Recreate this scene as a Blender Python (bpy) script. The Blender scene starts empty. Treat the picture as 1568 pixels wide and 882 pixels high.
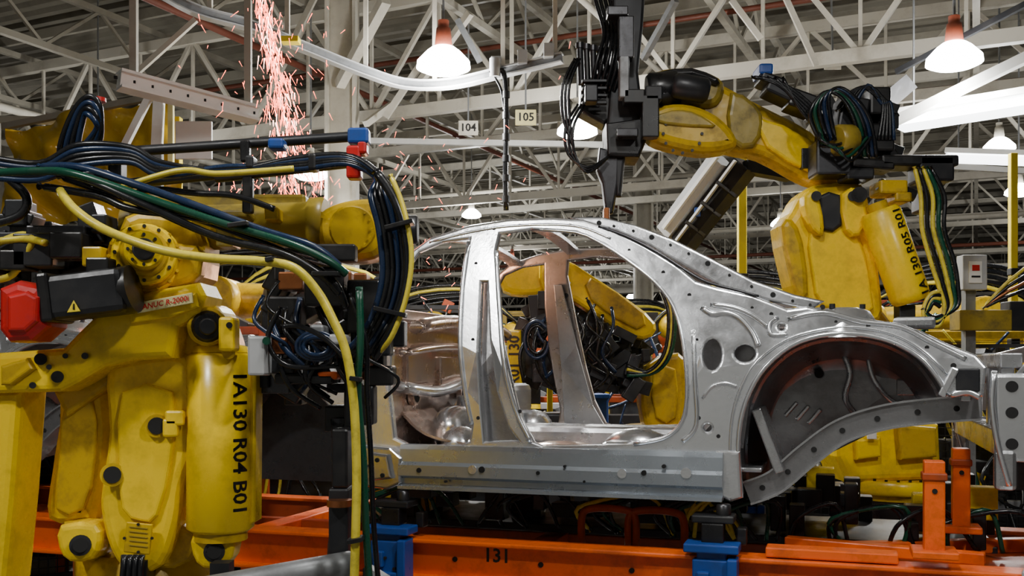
import bpy, bmesh, math, random
from mathutils import Vector, Matrix, noise, Euler
random.seed(7)
F=1524.4; CZ=1.6; HV=560.0
def P(u,v,d): return Vector(((u-784)/F*d, d, CZ+(HV-v)/F*d))
def px(n,d): return n/F*d
scene=bpy.context.scene
# ---------------- materials
MATS={}
def mat(name,col,rough=.45,metal=0.,grime=.35,gcol=(.03,.025,.02),gscale=9,bump=.05,emit=None,es=0,alpha=None,spec=.5,rv=.12):
    m=bpy.data.materials.new(name); m.use_nodes=True
    nt=m.node_tree; b=nt.nodes['Principled BSDF']
    tc=nt.nodes.new('ShaderNodeTexCoord'); n=nt.nodes.new('ShaderNodeTexNoise')
    n.inputs['Scale'].default_value=gscale; n.inputs['Detail'].default_value=6; n.inputs['Roughness'].default_value=.7
    nt.links.new(tc.outputs['Object'],n.inputs['Vector'])
    r=nt.nodes.new('ShaderNodeValToRGB'); r.color_ramp.elements[0].position=.48; r.color_ramp.elements[1].position=.72
    nt.links.new(n.outputs['Fac'],r.inputs['Fac'])
    mu=nt.nodes.new('ShaderNodeMath'); mu.operation='MULTIPLY'; mu.inputs[1].default_value=grime
    nt.links.new(r.outputs['Color'],mu.inputs[0])
    mx=nt.nodes.new('ShaderNodeMix'); mx.data_type='RGBA'
    mx.inputs['A'].default_value=(*col,1); mx.inputs['B'].default_value=(*gcol,1)
    nt.links.new(mu.outputs[0],mx.inputs['Factor']); nt.links.new(mx.outputs['Result'],b.inputs['Base Color'])
    if rv>0:
        mr=nt.nodes.new('ShaderNodeMapRange'); mr.inputs['From Min'].default_value=.3; mr.inputs['From Max'].default_value=.7
        mr.inputs['To Min'].default_value=max(.05,rough-rv); mr.inputs['To Max'].default_value=rough+rv
        nt.links.new(n.outputs['Fac'],mr.inputs['Value']); nt.links.new(mr.outputs['Result'],b.inputs['Roughness'])
    else: b.inputs['Roughness'].default_value=rough
    b.inputs['Metallic'].default_value=metal
    b.inputs['Specular IOR Level'].default_value=spec
    if bump>0:
        bp=nt.nodes.new('ShaderNodeBump'); bp.inputs['Strength'].default_value=bump; bp.inputs['Distance'].default_value=.02
        nt.links.new(n.outputs['Fac'],bp.inputs['Height']); nt.links.new(bp.outputs['Normal'],b.inputs['Normal'])
    if emit:
        b.inputs['Emission Color'].default_value=(*emit,1); b.inputs['Emission Strength'].default_value=es
    MATS[name]=m; return m
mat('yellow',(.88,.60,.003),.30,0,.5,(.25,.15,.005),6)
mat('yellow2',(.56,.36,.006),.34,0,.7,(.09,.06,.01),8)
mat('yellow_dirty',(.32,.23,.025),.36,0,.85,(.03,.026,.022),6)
mat('black',(.008,.008,.009),.34,0,.3,(.04,.035,.03))
mat('dark',(.020,.021,.024),.42,.3,.4,(.05,.045,.04))
mat('gunmetal',(.07,.07,.075),.34,.8,.5,(.02,.02,.02))
mat('silver',(.80,.82,.85),.23,.90,.35,(.40,.41,.44),3.5,.09)
mat('silver2',(.55,.56,.58),.26,.9,.5,(.24,.24,.25),5,.12)
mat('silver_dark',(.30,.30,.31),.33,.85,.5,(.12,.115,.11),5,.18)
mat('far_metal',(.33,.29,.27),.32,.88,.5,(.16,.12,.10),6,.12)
mat('sill_grey',(.40,.44,.49),.30,.78,.35,(.25,.28,.31),4,.05)
mat('copper_lit_silver',(.68,.55,.48),.22,.93,.55,(.34,.17,.10),6,.14)  # silver steel with copper glow of the front end put into its colour
mat('hole',(.004,.004,.004),.8,0,0,bump=0,rv=0)
mat('orange',(.80,.12,.008),.38,0,.55,(.18,.04,.01),7)
mat('orange_dk',(.38,.055,.008),.45,0,.6,(.05,.02,.01),7)
mat('blue',(.012,.065,.30),.36,0,.4,(.01,.03,.08))
mat('red',(.5,.012,.012),.36,0,.5,(.08,.01,.01))
mat('green_cable',(.004,.055,.03),.28,0,.2,bump=0)
mat('blue_cable',(.008,.022,.06),.28,0,.2,bump=0)
mat('black_cable',(.007,.0075,.009),.26,0,.2,(.03,.03,.03),bump=0)
mat('yellow_cable',(.66,.54,.05),.34,0,.6,(.16,.11,.02),20,bump=0)
mat('copper',(.36,.13,.05),.35,.8,.4)
mat('white_paint',(.78,.79,.77),.5,0,.3,(.45,.42,.36),4)
mat('truss',(.60,.57,.49),.5,0,.55,(.27,.24,.18),2,0)
mat('truss2',(.34,.32,.265),.55,0,.5,(.15,.13,.105),2,0)
mat('deck',(.20,.185,.145),.75,0,.7,(.10,.09,.068),.5,.02)
mat('pipe_red',(.16,.04,.02),.55,0,.3,bump=0)
mat('grey',(.22,.23,.24),.42,.3,.4)
mat('lightgrey',(.46,.47,.48),.4,.2,.3,(.26,.26,.26))
mat('concrete',(.14,.135,.128),.5,0,.6,(.06,.06,.055),1.5)
mat('wall',(.30,.30,.285),.8,0,.5,(.16,.155,.14),.5)
mat('wall_dark',(.12,.11,.095),.8,0,.5,(.06,.055,.05),.5)
mat('film',(.62,.40,.02),.16,0,.5,(.28,.16,.01),1.6,.4)
mat('sign',(.66,.60,.28),.5,0,.3,(.35,.3,.14))
mat('purple',(.14,.03,.30),.5)
mat('paper',(.7,.7,.68),.6,0,.1)
mat('warn',(.85,.66,.02),.45,0,.2,(.3,.2,.02))
mat('lamp_glow',(1,1,1),.3,0,0,bump=0,emit=(1,.99,.96),es=40,rv=0)
mat('tube_glow',(1,1,1),.3,0,0,bump=0,emit=(.93,.97,1),es=7,rv=0)
mat('lamp_cap',(.26,.06,.03),.5,0,.3)
mat('spark',(1,.3,.1),.5,0,0,bump=0,emit=(1,.15,.08),es=7,rv=0)
mat('spark_hot',(1,.6,.3),.5,0,0,bump=0,emit=(1,.5,.38),es=14,rv=0)
# ---------------- geometry helpers
def crom(pts,n=6,closed=False):
    pts=[Vector(p) for p in pts]; out=[]; N=len(pts)
    rng=range(N) if closed else range(N-1)
    for i in rng:
        if closed: p0,p1,p2,p3=pts[i-1],pts[i],pts[(i+1)%N],pts[(i+2)%N]
        else: p0=pts[max(i-1,0)];p1=pts[i];p2=pts[i+1];p3=pts[min(i+2,N-1)]
        for k in range(n):
            t=k/n
            out.append(.5*((2*p1)+(p2-p0)*t+(2*p0-5*p1+4*p2-p3)*t*t+(3*p1-p0-3*p2+p3)*t**3))
    if not closed: out.append(pts[-1])
    return out
def basis(d,up=None):
    d=d.normalized(); up=Vector(up) if up is not None else Vector((0,0,1))
    if abs(d.dot(up))>.98: up=Vector((0,1,0)) if abs(d.y)<.9 else Vector((1,0,0))
    x=d.cross(up).normalized(); y=x.cross(d).normalized()
    return x,y
class MB:
    def __init__(s): s.v=[];s.f=[];s.m=[];s.s=[];s.ml=[]
    def mi(s,m):
        if m not in s.ml: s.ml.append(m)
        return s.ml.index(m)
    def add(s,vs,fs,m,smooth=False):
        o=len(s.v); s.v+= [tuple(a) for a in vs]; k=s.mi(m)
        for f in fs: s.f.append([i+o for i in f]); s.m.append(k); s.s.append(smooth)
    def bar(s,a,b,w,h,m,up=None):
        a=Vector(a);b=Vector(b);x,y=basis(b-a,up); x=x*w/2;y=y*h/2
        vs=[p+q for p in(a,b) for q in(-x-y,x-y,x+y,-x+y)]
        s.add(vs,[(3,2,1,0),(4,5,6,7),(0,1,5,4),(1,2,6,5),(2,3,7,6),(3,0,4,7)],m)
    def sweep(s,path,sec,side,m):
        p=[Vector(q) for q in path]; side=Vector(side); vs=[];fs=[];n=len(sec)
        for i,q in enumerate(p):
            d=(p[min(i+1,len(p)-1)]-p[max(i-1,0)]).normalized(); up=side.cross(d).normalized()
            if up.z<0: up=-up
            vs+=[q+side*a+up*b for a,b in sec]
        for i in range(len(p)-1):
            for k in range(n): j=(k+1)%n; fs.append((i*n+k,i*n+j,(i+1)*n+j,(i+1)*n+k))
        fs+=[list(range(n)),[(len(p)-1)*n+k for k in range(n)]]
        s.add(vs,fs,m)
    def box(s,c,size,m,rot=(0,0,0),bev=.006):
        bm=bmesh.new(); bmesh.ops.create_cube(bm,size=1); bmesh.ops.scale(bm,vec=size,verts=bm.verts)
        if bev>0: bmesh.ops.bevel(bm,geom=bm.edges[:],offset=min(bev,min(size)*.3),segments=2,profile=.5,affect='EDGES')
        M=Matrix.Translation(Vector(c))@Euler([math.radians(r) for r in rot]).to_matrix().to_4x4()
        bm.verts.ensure_lookup_table()
        s.add([M@q.co for q in bm.verts],[[q.index for q in f.verts] for f in bm.faces],m); bm.free()
    def cyl(s,a,b,r,m,r2=None,n=20,bev=0.):
        L=(Vector(b)-Vector(a)).length; r2=r if r2 is None else r2
        if bev: prof=[(0,r-bev),(bev,r),(L-bev,r2),(L,r2-bev)]
        else: prof=[(0,r),(L,r2)]
        s.lathe(a,b,prof,m,n)
    def lathe(s,a,b,prof,m,n=20,caps=True,smooth=True):
        a=Vector(a);b=Vector(b);d=(b-a).normalized();x,y=basis(d)
        vs=[];fs=[]
        for (h,r) in prof:
            for i in range(n):
                t=2*math.pi*i/n; vs.append(a+d*h+x*(r*math.cos(t))+y*(r*math.sin(t)))
        for k in range(len(prof)-1):
            for i in range(n): j=(i+1)%n; fs.append((k*n+i,k*n+j,(k+1)*n+j,(k+1)*n+i))
        s.add(vs,fs,m,smooth)
        if caps:
            K=len(prof)-1
            s.add(vs[:n],[list(range(n))[::-1]],m); s.add(vs[K*n:],[list(range(n))],m)
    def tube(s,pts,r,m,n=8,sub=5):
        p=crom(pts,sub) if sub>1 else [Vector(q) for q in pts]
        vs=[];fs=[];prev=None
        for i,q in enumerate(p):
            d=(p[min(i+1,len(p)-1)]-p[max(i-1,0)]).normalized()
            if prev is None: x,y=basis(d)
            else:
                x=(prev-d*prev.dot(d)).normalized(); y=d.cross(x)
            prev=x
            for k in range(n):
                t=2*math.pi*k/n; vs.append(q+x*r*math.cos(t)+y*r*math.sin(t))
        for i in range(len(p)-1):
            for k in range(n): j=(k+1)%n; fs.append((i*n+k,i*n+j,(i+1)*n+j,(i+1)*n+k))
        fs.append(list(range(n))[::-1]); fs.append([(len(p)-1)*n+k for k in range(n)])
        s.add(vs,fs,m,True)
    def ball(s,c,r,m,sc=(1,1,1),n=16):
        vs=[];fs=[];c=Vector(c)
        for i in range(n//2+1):
            a=math.pi*i/(n//2)
            for k in range(n):
                t=2*math.pi*k/n; vs.append(c+Vector((r*sc[0]*math.sin(a)*math.cos(t),r*sc[1]*math.sin(a)*math.sin(t),r*sc[2]*math.cos(a))))
        for i in range(n//2):
            for k in range(n): j=(k+1)%n; fs.append((i*n+k,i*n+j,(i+1)*n+j,(i+1)*n+k))
        s.add(vs,fs,m,True)
    def plate(s,loops,th,bev,m,fn,smooth=False):
        cu=bpy.data.curves.new('t','CURVE'); cu.dimensions='2D'; cu.fill_mode='BOTH'
        bev=min(bev,th*.45); cu.extrude=th/2-bev; cu.bevel_depth=bev; cu.bevel_resolution=2; cu.offset=-bev
        for L in loops:
            sp=cu.splines.new('POLY'); sp.points.add(len(L)-1)
            for i,q in enumerate(L): sp.points[i].co=(q[0],q[1],0,1)
            sp.use_cyclic_u=True
        ob=bpy.data.objects.new('t',cu); scene.collection.objects.link(ob)
        dg=bpy.context.evaluated_depsgraph_get(); me=bpy.data.meshes.new_from_object(ob.evaluated_get(dg))
        s.add([fn(*q.co) for q in me.vertices],[list(f.vertices) for f in me.polygons],m,smooth)
        bpy.data.objects.remove(ob); bpy.data.meshes.remove(me); bpy.data.curves.remove(cu)
    def pp(s,pts,d,th,bev,m,holes=(),sm=0):
        def cv(L):
            q=[((u-784)/F*d, CZ+(HV-v)/F*d) for u,v in L]
            if sm: q=[(a.x,a.y) for a in crom([(a,b,0) for a,b in q],sm,True)]
            return q
        s.plate([cv(pts)]+[cv(h) for h in holes],th,bev,m,lambda x,y,z:(x,d+th/2+z,y))
    def text(s,txt,size,m,fn,cuts=0):
        cu=bpy.data.curves.new('t','FONT'); cu.body=txt; cu.size=size; cu.align_x='CENTER'; cu.align_y='CENTER'; cu.resolution_u=2; cu.offset=size*.02
        ob=bpy.data.objects.new('t',cu); scene.collection.objects.link(ob)
        dg=bpy.context.evaluated_depsgraph_get(); me=bpy.data.meshes.new_from_object(ob.evaluated_get(dg))
        if cuts:
            bm=bmesh.new(); bm.from_mesh(me); bmesh.ops.triangulate(bm,faces=bm.faces[:]); bmesh.ops.subdivide_edges(bm,edges=bm.edges[:],cuts=cuts,use_grid_fill=True); bm.to_mesh(me); bm.free()
        s.add([fn(q.co.x,q.co.y) for q in me.vertices],[list(f.vertices) for f in me.polygons],m)
        bpy.data.objects.remove(ob); bpy.data.meshes.remove(me); bpy.data.curves.remove(cu)
    def bolts(s,c,ax,R,r,n,m,h=.01):
        ax=Vector(ax).normalized();x,y=basis(ax);c=Vector(c)
        for i in range(n):
            t=2*math.pi*i/n; q=c+x*R*math.cos(t)+y*R*math.sin(t); s.cyl(q,q+ax*h,r,m,n=8)
    def finish(s,name,M=None,recalc=True):
        me=bpy.data.meshes.new(name); v=[Vector(a) for a in s.v]
        if M is None:
            mn=Vector([min(a[i] for a in v) for i in range(3)]); mxx=Vector([max(a[i] for a in v) for i in range(3)])
            c=(mn+mxx)/2; M2=Matrix.Translation(c); v=[a-c for a in v]
        else: M2=M
        me.from_pydata(v,[],s.f)
        for m in s.ml: me.materials.append(MATS[m])
        me.polygons.foreach_set('material_index',s.m); me.polygons.foreach_set('use_smooth',s.s)
        if recalc:
            bm=bmesh.new(); bm.from_mesh(me); bmesh.ops.recalc_face_normals(bm,faces=bm.faces); bm.to_mesh(me); bm.free()
        me.update(); ob=bpy.data.objects.new(name,me); scene.collection.objects.link(ob); ob.matrix_world=M2
        return ob
def ell(u,v,a,b=None,n=16):
    b=b or a; return [(u+a*math.cos(2*math.pi*i/n),v+b*math.sin(2*math.pi*i/n)) for i in range(n)]
# ---------------- camera
cam=bpy.data.cameras.new('camera'); co=bpy.data.objects.new('camera',cam); scene.collection.objects.link(co)
cam.lens=35; cam.sensor_width=36; cam.shift_y=(560-441)/1568; cam.clip_end=300
co.location=(0,0,CZ); co.rotation_euler=(math.pi/2,0,0); scene.camera=co
# ---------------- building
A=math.radians(25); E1=Vector((math.cos(A),-math.sin(A),0)); E2=Vector((math.sin(A),math.cos(A),0))
MBLD=Matrix(((E1.x,E2.x,0,0),(E1.y,E2.y,0,0),(0,0,1,0),(0,0,0,1)))
S0,S1,T0,T1,H=-40,40,-14,75,7.4
m=MB(); m.box(((S0+S1)/2,(T0+T1)/2,-.1),(S1-S0,T1-T0,.2),'concrete',bev=0); m.finish('floor',MBLD)
m=MB(); vs=[];fs=[];t=T0
while t<T1:
    for (dt,z) in((0,H),(.12,H),(.16,H+.07),(.28,H+.07)): vs+= [(S0,t+dt,z),(S1,t+dt,z)]
    t+=.32
n=len(vs)//2
for i in range(n-1): fs.append((2*i,2*i+1,2*i+3,2*i+2))
m.add(vs,fs,'deck'); m.box(((S0+S1)/2,(T0+T1)/2,H+.2),(S1-S0,T1-T0,.1),'deck',bev=0); m.finish('ceiling',MBLD,recalc=False)
for nm,c,sz,wm in(('wall_back',((S0+S1)/2,T1,H/2),(S1-S0,.2,H),'wall_dark'),('wall_front',((S0+S1)/2,-5,H/2),(S1-S0,.2,H),'wall'),
    ('wall_left',(S0,(T0+T1)/2,H/2),(.2,T1-T0,H),'wall_dark'),('wall_right',(S1,(T0+T1)/2,H/2),(.2,T1-T0,H),'wall_dark')):
    m=MB(); m.box(c,sz,wm,bev=0); m.finish(nm,MBLD)
def truss(t,zb,zt,s0,s1,step,w,mt,double=True):
    m=MB()
    m.bar((s0,t,zb),(s1,t,zb),w,w*1.3,mt); m.bar((s0,t,zt),(s1,t,zt),w,w*1.3,mt)
    s=s0;up=True
    while s<s1:
        a=(s,t,zb if up else zt); b=(s+step,t,zt if up else zb); m.bar(a,b,w*.5,w*.5,mt)
        if double: m.bar((s+step,t,zb),(s+step,t,zt),w*.35,w*.35,mt)
        s+=step; up=not up
    return m
for i,t in enumerate([12,15.5,19,22.5,26,30,34,38,43,48,54,60,67]):
    m=truss(t,5.15 if i%2==0 else 5.5,6.7,-32,34,1.1,.12 if i<4 else .10,'truss'); m.finish('roof_truss',MBLD)
for i,s in enumerate(range(-30,33,3)):
    m=MB(); zb,zt=6.15,6.95; w=.09
    m.bar((s,6,zb),(s,70,zb),w,w,'truss2'); m.bar((s,6,zt),(s,70,zt),w,w,'truss2')
    t=6;up=True
    while t<70:
        m.bar((s,t,zb if up else zt),(s,t+1,zt if up else zb),.045,.045,'truss2'); t+=1; up=not up
    m.finish('roof_joist',MBLD)
m=MB()
for t in [7+1.6*i for i in range(40)]: m.bar((-32,t,7.15),(34,t,7.15),.07,.16,'truss2')
m.finish('roof_purlins',MBLD)
m=MB()
for (s,z,r,mt) in((-9,6.0,.05,'pipe_red'),(-4.2,5.9,.04,'truss'),(2,6.0,.05,'pipe_red'),(7.5,5.8,.06,'truss2'),(-14,5.7,.07,'truss')):
    m.cyl((s,7,z),(s,65,z),r,mt,n=8)
for (t,z,r,mt) in((13.2,6.3,.04,'pipe_red'),(16.8,5.9,.035,'pipe_red'),(20.5,5.6,.05,'truss2'),(25,5.0,.06,'truss'),(29,4.8,.05,'pipe_red'),(33,4.6,.06,'truss')):
    m.cyl((-30,t,z),(32,t,z),r,mt,n=8)
for (t,z,w) in ((36,4.5,.7),): m.box((2,t,z),(50,w,.35),'truss2',bev=.02)
m.finish('ceiling_pipes',MBLD)
def column(u,d,w=.34,mt='truss'):
    x=P(u,0,d); m=MB(); z=7.4
    m.box((x.x,d,z/2),(w,.04,z),mt,bev=0)
    m.box((x.x-w/2,d,z/2),(.04,w,z),mt,bev=0); m.box((x.x+w/2,d,z/2),(.04,w,z),mt,bev=0)
    m.box((x.x,d,.02),(w*1.6,w*1.6,.04),mt,bev=0)
    m.finish('building_column')
column(524,13.2,.36,'truss'); column(985,24,.4,'truss2'); column(20,22,.4,'truss2'); column(1290,30,.4,'truss2')
m=MB()
def pb(a,b,w,h,mt): m.bar(P(*a),P(*b),w,h,mt)
pb((560,216,14.5),(1060,224,14.5),.08,.08,'white_paint'); pb((900,222,14.5),(1568,262,13),.07,.07,'white_paint')
pb((520,130,13),(590,0,12),.12,.12,'truss'); pb((590,180,13),(650,90,13),.08,.08,'truss')
pb((600,160,13.4),(560,190,13),.08,.08,'truss'); pb((640,130,13),(720,20,12.5),.08,.08,'truss')
pb((985,90,9.5),(1035,0,9),.05,.06,'grey'); pb((450,60,11),(510,-60,11),.06,.06,'truss2'); pb((700,30,10),(735,95,10),.03,.06,'grey'); pb((1120,0,10),(1165,60,10),.03,.06,'truss'); pb((1200,-10,11),(1250,100,11),.04,.06,'truss')
m.finish('roof_braces')
m=MB(); m.bar(P(1365,188,9.5),P(1640,55,8.2),.07,.09,'white_paint'); m.bar(P(1368,130,9.6),P(1385,150,9.6),.05,.3,'dark'); m.bar(P(1372,110,9.6),P(1640,-30,8.4),.04,.05,'dark'); m.finish('inclined_strut')
def fluor(a,b,w=.3):
    m=MB(); a=Vector(a);b=Vector(b); m.bar(a+Vector((0,0,.09)),b+Vector((0,0,.09)),w,.06,'white_paint'); m.bar(a,b,w*.85,.08,'tube_glow')
    for q in(a.lerp(b,.1),a.lerp(b,.9)): m.bar(q+Vector((0,0,.1)),Vector((q.x,q.y,7.2)),.015,.015,'grey')
    m.finish('fluorescent_light')
fluor(P(1375,192,9.8),P(1640,150,8.8),.42); fluor(P(1450,243,12),P(1640,250,11.2),.2)
# overhead curved monorail
m=MB()
pts=[P(180,-60,8.2),P(290,5,8.4),P(380,32,8.7),P(470,68,9),P(560,104,9.2),P(620,122,9.3),P(690,122,9.2),P(770,104,9),P(860,82,8.8)]
c=crom(pts,6)
for a,b in zip(c[:-1],c[1:]):
    e=(b-a)*.1; dz=Vector((0,0,-.075))
    m.bar(a,b+e,.09,.012,'lightgrey'); m.bar(a+dz,b+e+dz,.09,.012,'lightgrey'); m.bar(a+dz/2,b+e+dz/2,.02,.075,'grey')
for q in(c[8],c[16],c[24],c[34],c[42],c[47]): m.bar(q,Vector((q.x,q.y,7.3)),.04,.04,'truss')
m.box(P(445,62,8.8),(.16,.12,.05),'warn')
for u,v,dd in((760,106,8.95),(840,86,8.8),(800,96,8.9)): m.box(P(u,v-8,dd),(.09,.09,.12),'lightgrey')
m.finish('overhead_monorail')
m=MB(); d=8.9
m.tube([P(750,112,d),P(762,108,d),P(773,118,d),P(775,200,d),P(774,260,d),P(775,322,d)],.024,'black_cable',sub=4)
for v in(140,172,205,238,268,300): m.cyl(P(775,v,d),P(775,v+10,d),.034,'dark',n=10)
m.tube([P(752,110,d),P(760,122,d),P(768,140,d),P(772,170,d)],.012,'black_cable'); m.cyl(P(758,90,d),P(758,118,d),.05,'lightgrey')
m.finish('hanging_air_hose')
for u,v,d,tx,w in((805,180,11,'105',32),(717,196,13,'104',30),(1275,97,12,'107',26)):
    m=MB(); c=P(u,v,d); W=px(w,d); m.box(c,(W,.02,W*.75),'sign' if tx=='105' else 'truss'); m.bar(c+Vector((0,0,W*.37)),c+Vector((0,.1,1.5)),.02,.02,'grey')
    m.text(tx,W*.55,'black',lambda x,y:(c.x+x,c.y-.014,c.z+y)); m.finish('bay_number_sign')
# ---------------- lamps
def lamp(c,r=.25,power=450,up=0,cap='lamp_cap',col=(1,.985,.94)):
    c=Vector(c); m=MB()
    m.lathe(c+Vector((0,0,-.02)),c+Vector((0,0,1)),[(0,r*.72),(.03,r*.98),(r*.35,r*.95),(r*.7,r*.62),(r*.85,r*.42)],'lamp_glow',24)
    m.cyl(c+Vector((0,0,r*.8)),c+Vector((0,0,r*1.5)),r*.32,cap,r*.26,bev=.01); m.cyl(c+Vector((0,0,r*1.5)),c+Vector((0,0,r*1.75)),r*.2,cap)
    m.bar(c+Vector((0,0,r*1.7)),Vector((c.x,c.y,7.3)),.02,.02,'grey')
    m.finish('high_bay_lamp')
    if power:
        l=bpy.data.lights.new('high_bay_bulb','SPOT'); l.energy=power; l.color=col; l.shadow_soft_size=.2; l.spot_size=math.radians(165); l.spot_blend=.5
        o=bpy.data.objects.new('high_bay_bulb',l); scene.collection.objects.link(o); o.location=c+Vector((0,0,-.06))
    if up:
        l=bpy.data.lights.new('high_bay_glass_glow','POINT'); l.energy=up; l.color=col; l.shadow_soft_size=.15
        o=bpy.data.objects.new('high_bay_glass_glow',l); scene.collection.objects.link(o); o.location=c+Vector((0,0,-.35))
for u,v,d,p,q in((679,106,9,750,230),(1461,99,9,650,190),(884,206,12,300,180),(476,272,13,300,0),(1530,230,14,0,220),(1195,346,22,500,0),(1560,298,16,0,0),(722,332,22,0,290),(150,295,15,0,180)):
    lamp(P(u,v,d),.25 if d<13 else .22,p,q,'lamp_cap' if d<10 else 'truss2')
for c,p,q in(((-3.2,.3,5.2),720,0),((2.6,-.4,5.2),640,0),((.3,2.4,5.3),420,0),((-14,22,5),400,300),((0,33,5),500,400),((15,24,5),400,300),((6,50,5),0,800)):
    lamp(c,.26,p,q)
w=bpy.data.worlds.new('w'); scene.world=w; w.use_nodes=True; w.node_tree.nodes['Background'].inputs[0].default_value=(.8,.85,1,1); w.node_tree.nodes['Background'].inputs[1].default_value=.03
# ---------------- car body shell
CA=math.radians(18); c_,n_=math.cos(CA),math.sin(CA); X0,Y0=.327,4.3; W=1.55
MC=Matrix(((c_,n_,0,X0),(-n_,c_,0,Y0),(0,0,1,0),(0,0,0,1)))
def C(u,v):
    k=(u-784)/F; s=(k*Y0-X0)/(c_+k*n_); return (s, CZ+(HV-v)/F*(Y0-s*n_))
def warp(s,t,z):
    f=1-.30*max(0,z-1.6); return (s,(t-W/2)*f+W/2,z)
def Cl(L,sm=0):
    q=[C(*a) for a in L]
    if sm: q=[(a.x,a.y) for a in crom([(a,b,0) for a,b in q],sm,True)]
    return q
def car():
    m=MB()
    def side(loops,th,bev,mt,t0,both=True):
        m.plate(loops,th,bev,mt,lambda x,y,z:warp(x,t0+th/2+z,y))
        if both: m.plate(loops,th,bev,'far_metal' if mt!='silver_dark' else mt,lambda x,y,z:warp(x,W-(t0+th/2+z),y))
    top=[(592,400),(615,378),(640,358),(700,338),(760,328),(830,325),(880,329),(930,346),(980,371),(1030,402),(1062,428),(1095,438),(1150,450),(1205,472),(1235,468),(1300,482),(1360,492),(1410,505),(1450,525),(1495,543),(1512,562),(1506,608)]
    arch=[(1450,606),(1440,585),(1415,553),(1385,532),(1350,518),(1305,511),(1255,514),(1210,530),(1172,562),(1148,600),(1134,645),(1130,700),(1134,762)]
    outer=top+arch+[(1090,756),(1075,748),(600,744),(560,738),(562,660),(575,560),(578,450)]
    rear_open=[(750,352),(800,345),(870,350),(915,370),(960,400),(1000,432),(1028,468),(1044,520),(1052,590),(1048,635),(1035,658),(1012,672),(970,680),(830,683),(812,676),(790,630),(772,560),(758,470),(746,380)]
    front_open=[(702,360),(698,440),(702,530),(712,600),(722,650),(718,676),(700,684),(630,684),(604,670),(596,600),(596,500),(602,420),(625,382),(660,366)]
    slot=[(727,430),(735,430),(746,520),(760,600),(778,655),(792,674),(742,676),(737,620),(731,540)]
    holes=[ell(1090,543,14,24),ell(1140,541,16,13),ell(1083,655,6),ell(1196,500,5)]
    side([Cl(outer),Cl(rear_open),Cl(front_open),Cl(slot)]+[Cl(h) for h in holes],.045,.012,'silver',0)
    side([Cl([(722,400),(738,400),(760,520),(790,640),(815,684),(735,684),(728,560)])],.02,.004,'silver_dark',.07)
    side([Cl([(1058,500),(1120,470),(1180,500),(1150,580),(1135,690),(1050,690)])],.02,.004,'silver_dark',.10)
    rr=[(850,322),(905,322),(960,335),(1020,358),(1080,388),(1150,425),(1215,448),(1262,458),(1240,472),(1180,460),(1100,436),(1040,402),(985,370),(930,346),(880,332)]
    side([Cl(rr)],.05,.012,'silver2',.055)
    def hole_at(u,v,t,r):
        s_,z_=C(u,v); a=Vector(warp(s_,t,z_)); m.cyl(a,a+Vector((0,-.003,0)),r,'hole',n=12)
    k=crom([(x,y,0) for x,y in rr[1:8]],6)
    for i in range(13):
        q=k[int(i/12*(len(k)-1))]; hole_at(q.x-3,q.y+10,.053,.006 if i%3 else .011)
    # holes on the far pillar
    for u,v,r in((752,420,.014),(758,480,.009),(766,540,.014),(778,600,.012),(795,650,.009)):
        s_,z_=C(u-10,v); a=Vector(warp(s_,W-.046,z_)); m.cyl(a,a+Vector((0,-.004,0)),r,'hole',n=12)
    m.tube([warp(C(u,v)[0],-.002+.0,C(u,v)[1]) for u,v in((905,340),(950,356),(1000,382),(1050,414),(1080,430),(1120,441),(1160,452))],px(2.2,4.3),'gunmetal',n=6,sub=4)
    def dot(u,v,r=3,mt='hole'):
        s_,z_=C(u,v); a=Vector(warp(s_,-.001,z_)); m.cyl(a,a+Vector((0,.004,0)),px(r*.75,4.3),mt,n=12)
    for u,v,r in[(740,345,3),(780,338,4),(860,338,4),(955,378,3),(1010,414,4),(1052,450,4),(1066,520,3),(1070,640,4),(1100,668,4),
      (716,400,4),(721,520,4),(732,640,4),(764,500,3),(796,630,4),(1180,480,4),(1280,492,3),(1330,498,4),(1420,532,4),(1460,560,5),(1485,580,5),(1150,470,3),(1120,740,4)]: dot(u,v,r)
    def ridge(L,r,mt='silver',t=0.002,sub=5):
        m.tube([warp(C(u,v)[0],t,C(u,v)[1]) for u,v in L],px(r,4.3),mt,n=8,sub=sub)
    ridge([(1072,470),(1088,480),(1108,478),(1130,486),(1150,508),(1160,530)],5); ridge([(1085,465),(1120,470),(1150,482),(1175,500)],4)
    ridge([(1075,610),(1090,592),(1110,587),(1128,592)],3); ridge([(1060,505),(1064,580),(1066,650),(1045,676)],4); ridge([(1190,485),(1178,495),(1180,512),(1205,512)],4)
    ridge(arch[:],4,'silver',-.004,3); ridge([(1452,606),(1480,600),(1500,608)],5); ridge([(x+(-12 if x<1250 else 12)*(1 if y>560 else .5),y-10) for x,y in arch[1:]],2.5,'silver',0,3)
    ridge([(1205,488),(1260,478),(1320,492),(1380,500),(1430,525),(1480,550)],4)
    ridge(rear_open[1:13],3,'silver',-.002,3); ridge([(702,365),(698,440),(702,530),(712,600),(722,650)],4); ridge([(746,380),(758,470),(772,560),(790,630),(812,676)],4)
    ridge([(640,366),(700,350),(760,340),(830,337),(880,342),(925,360)],2.5)
    s_,z_=C(1482,582); m.box((s_,.02,z_),(.085,.06,.09),'dark'); s_,z_=C(1452,585); m.box((s_,.0,z_),(.03,.03,.12),'silver',rot=(0,25,0))
    sa=C(618,700)[0]; sb=C(1108,700)[0]; zt=C(860,686)[1]; zb=C(860,752)[1]
    prof=[(.02,zt),(-.035,zt),(-.04,zt-.02),(-.045,zt-.075),(-.062,zt-.09),(-.062,zb+.05),(-.03,zb+.035),(-.03,zb+.012),(-.07,zb+.004),(-.07,zb-.01),(.02,zb-.01)]
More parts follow.
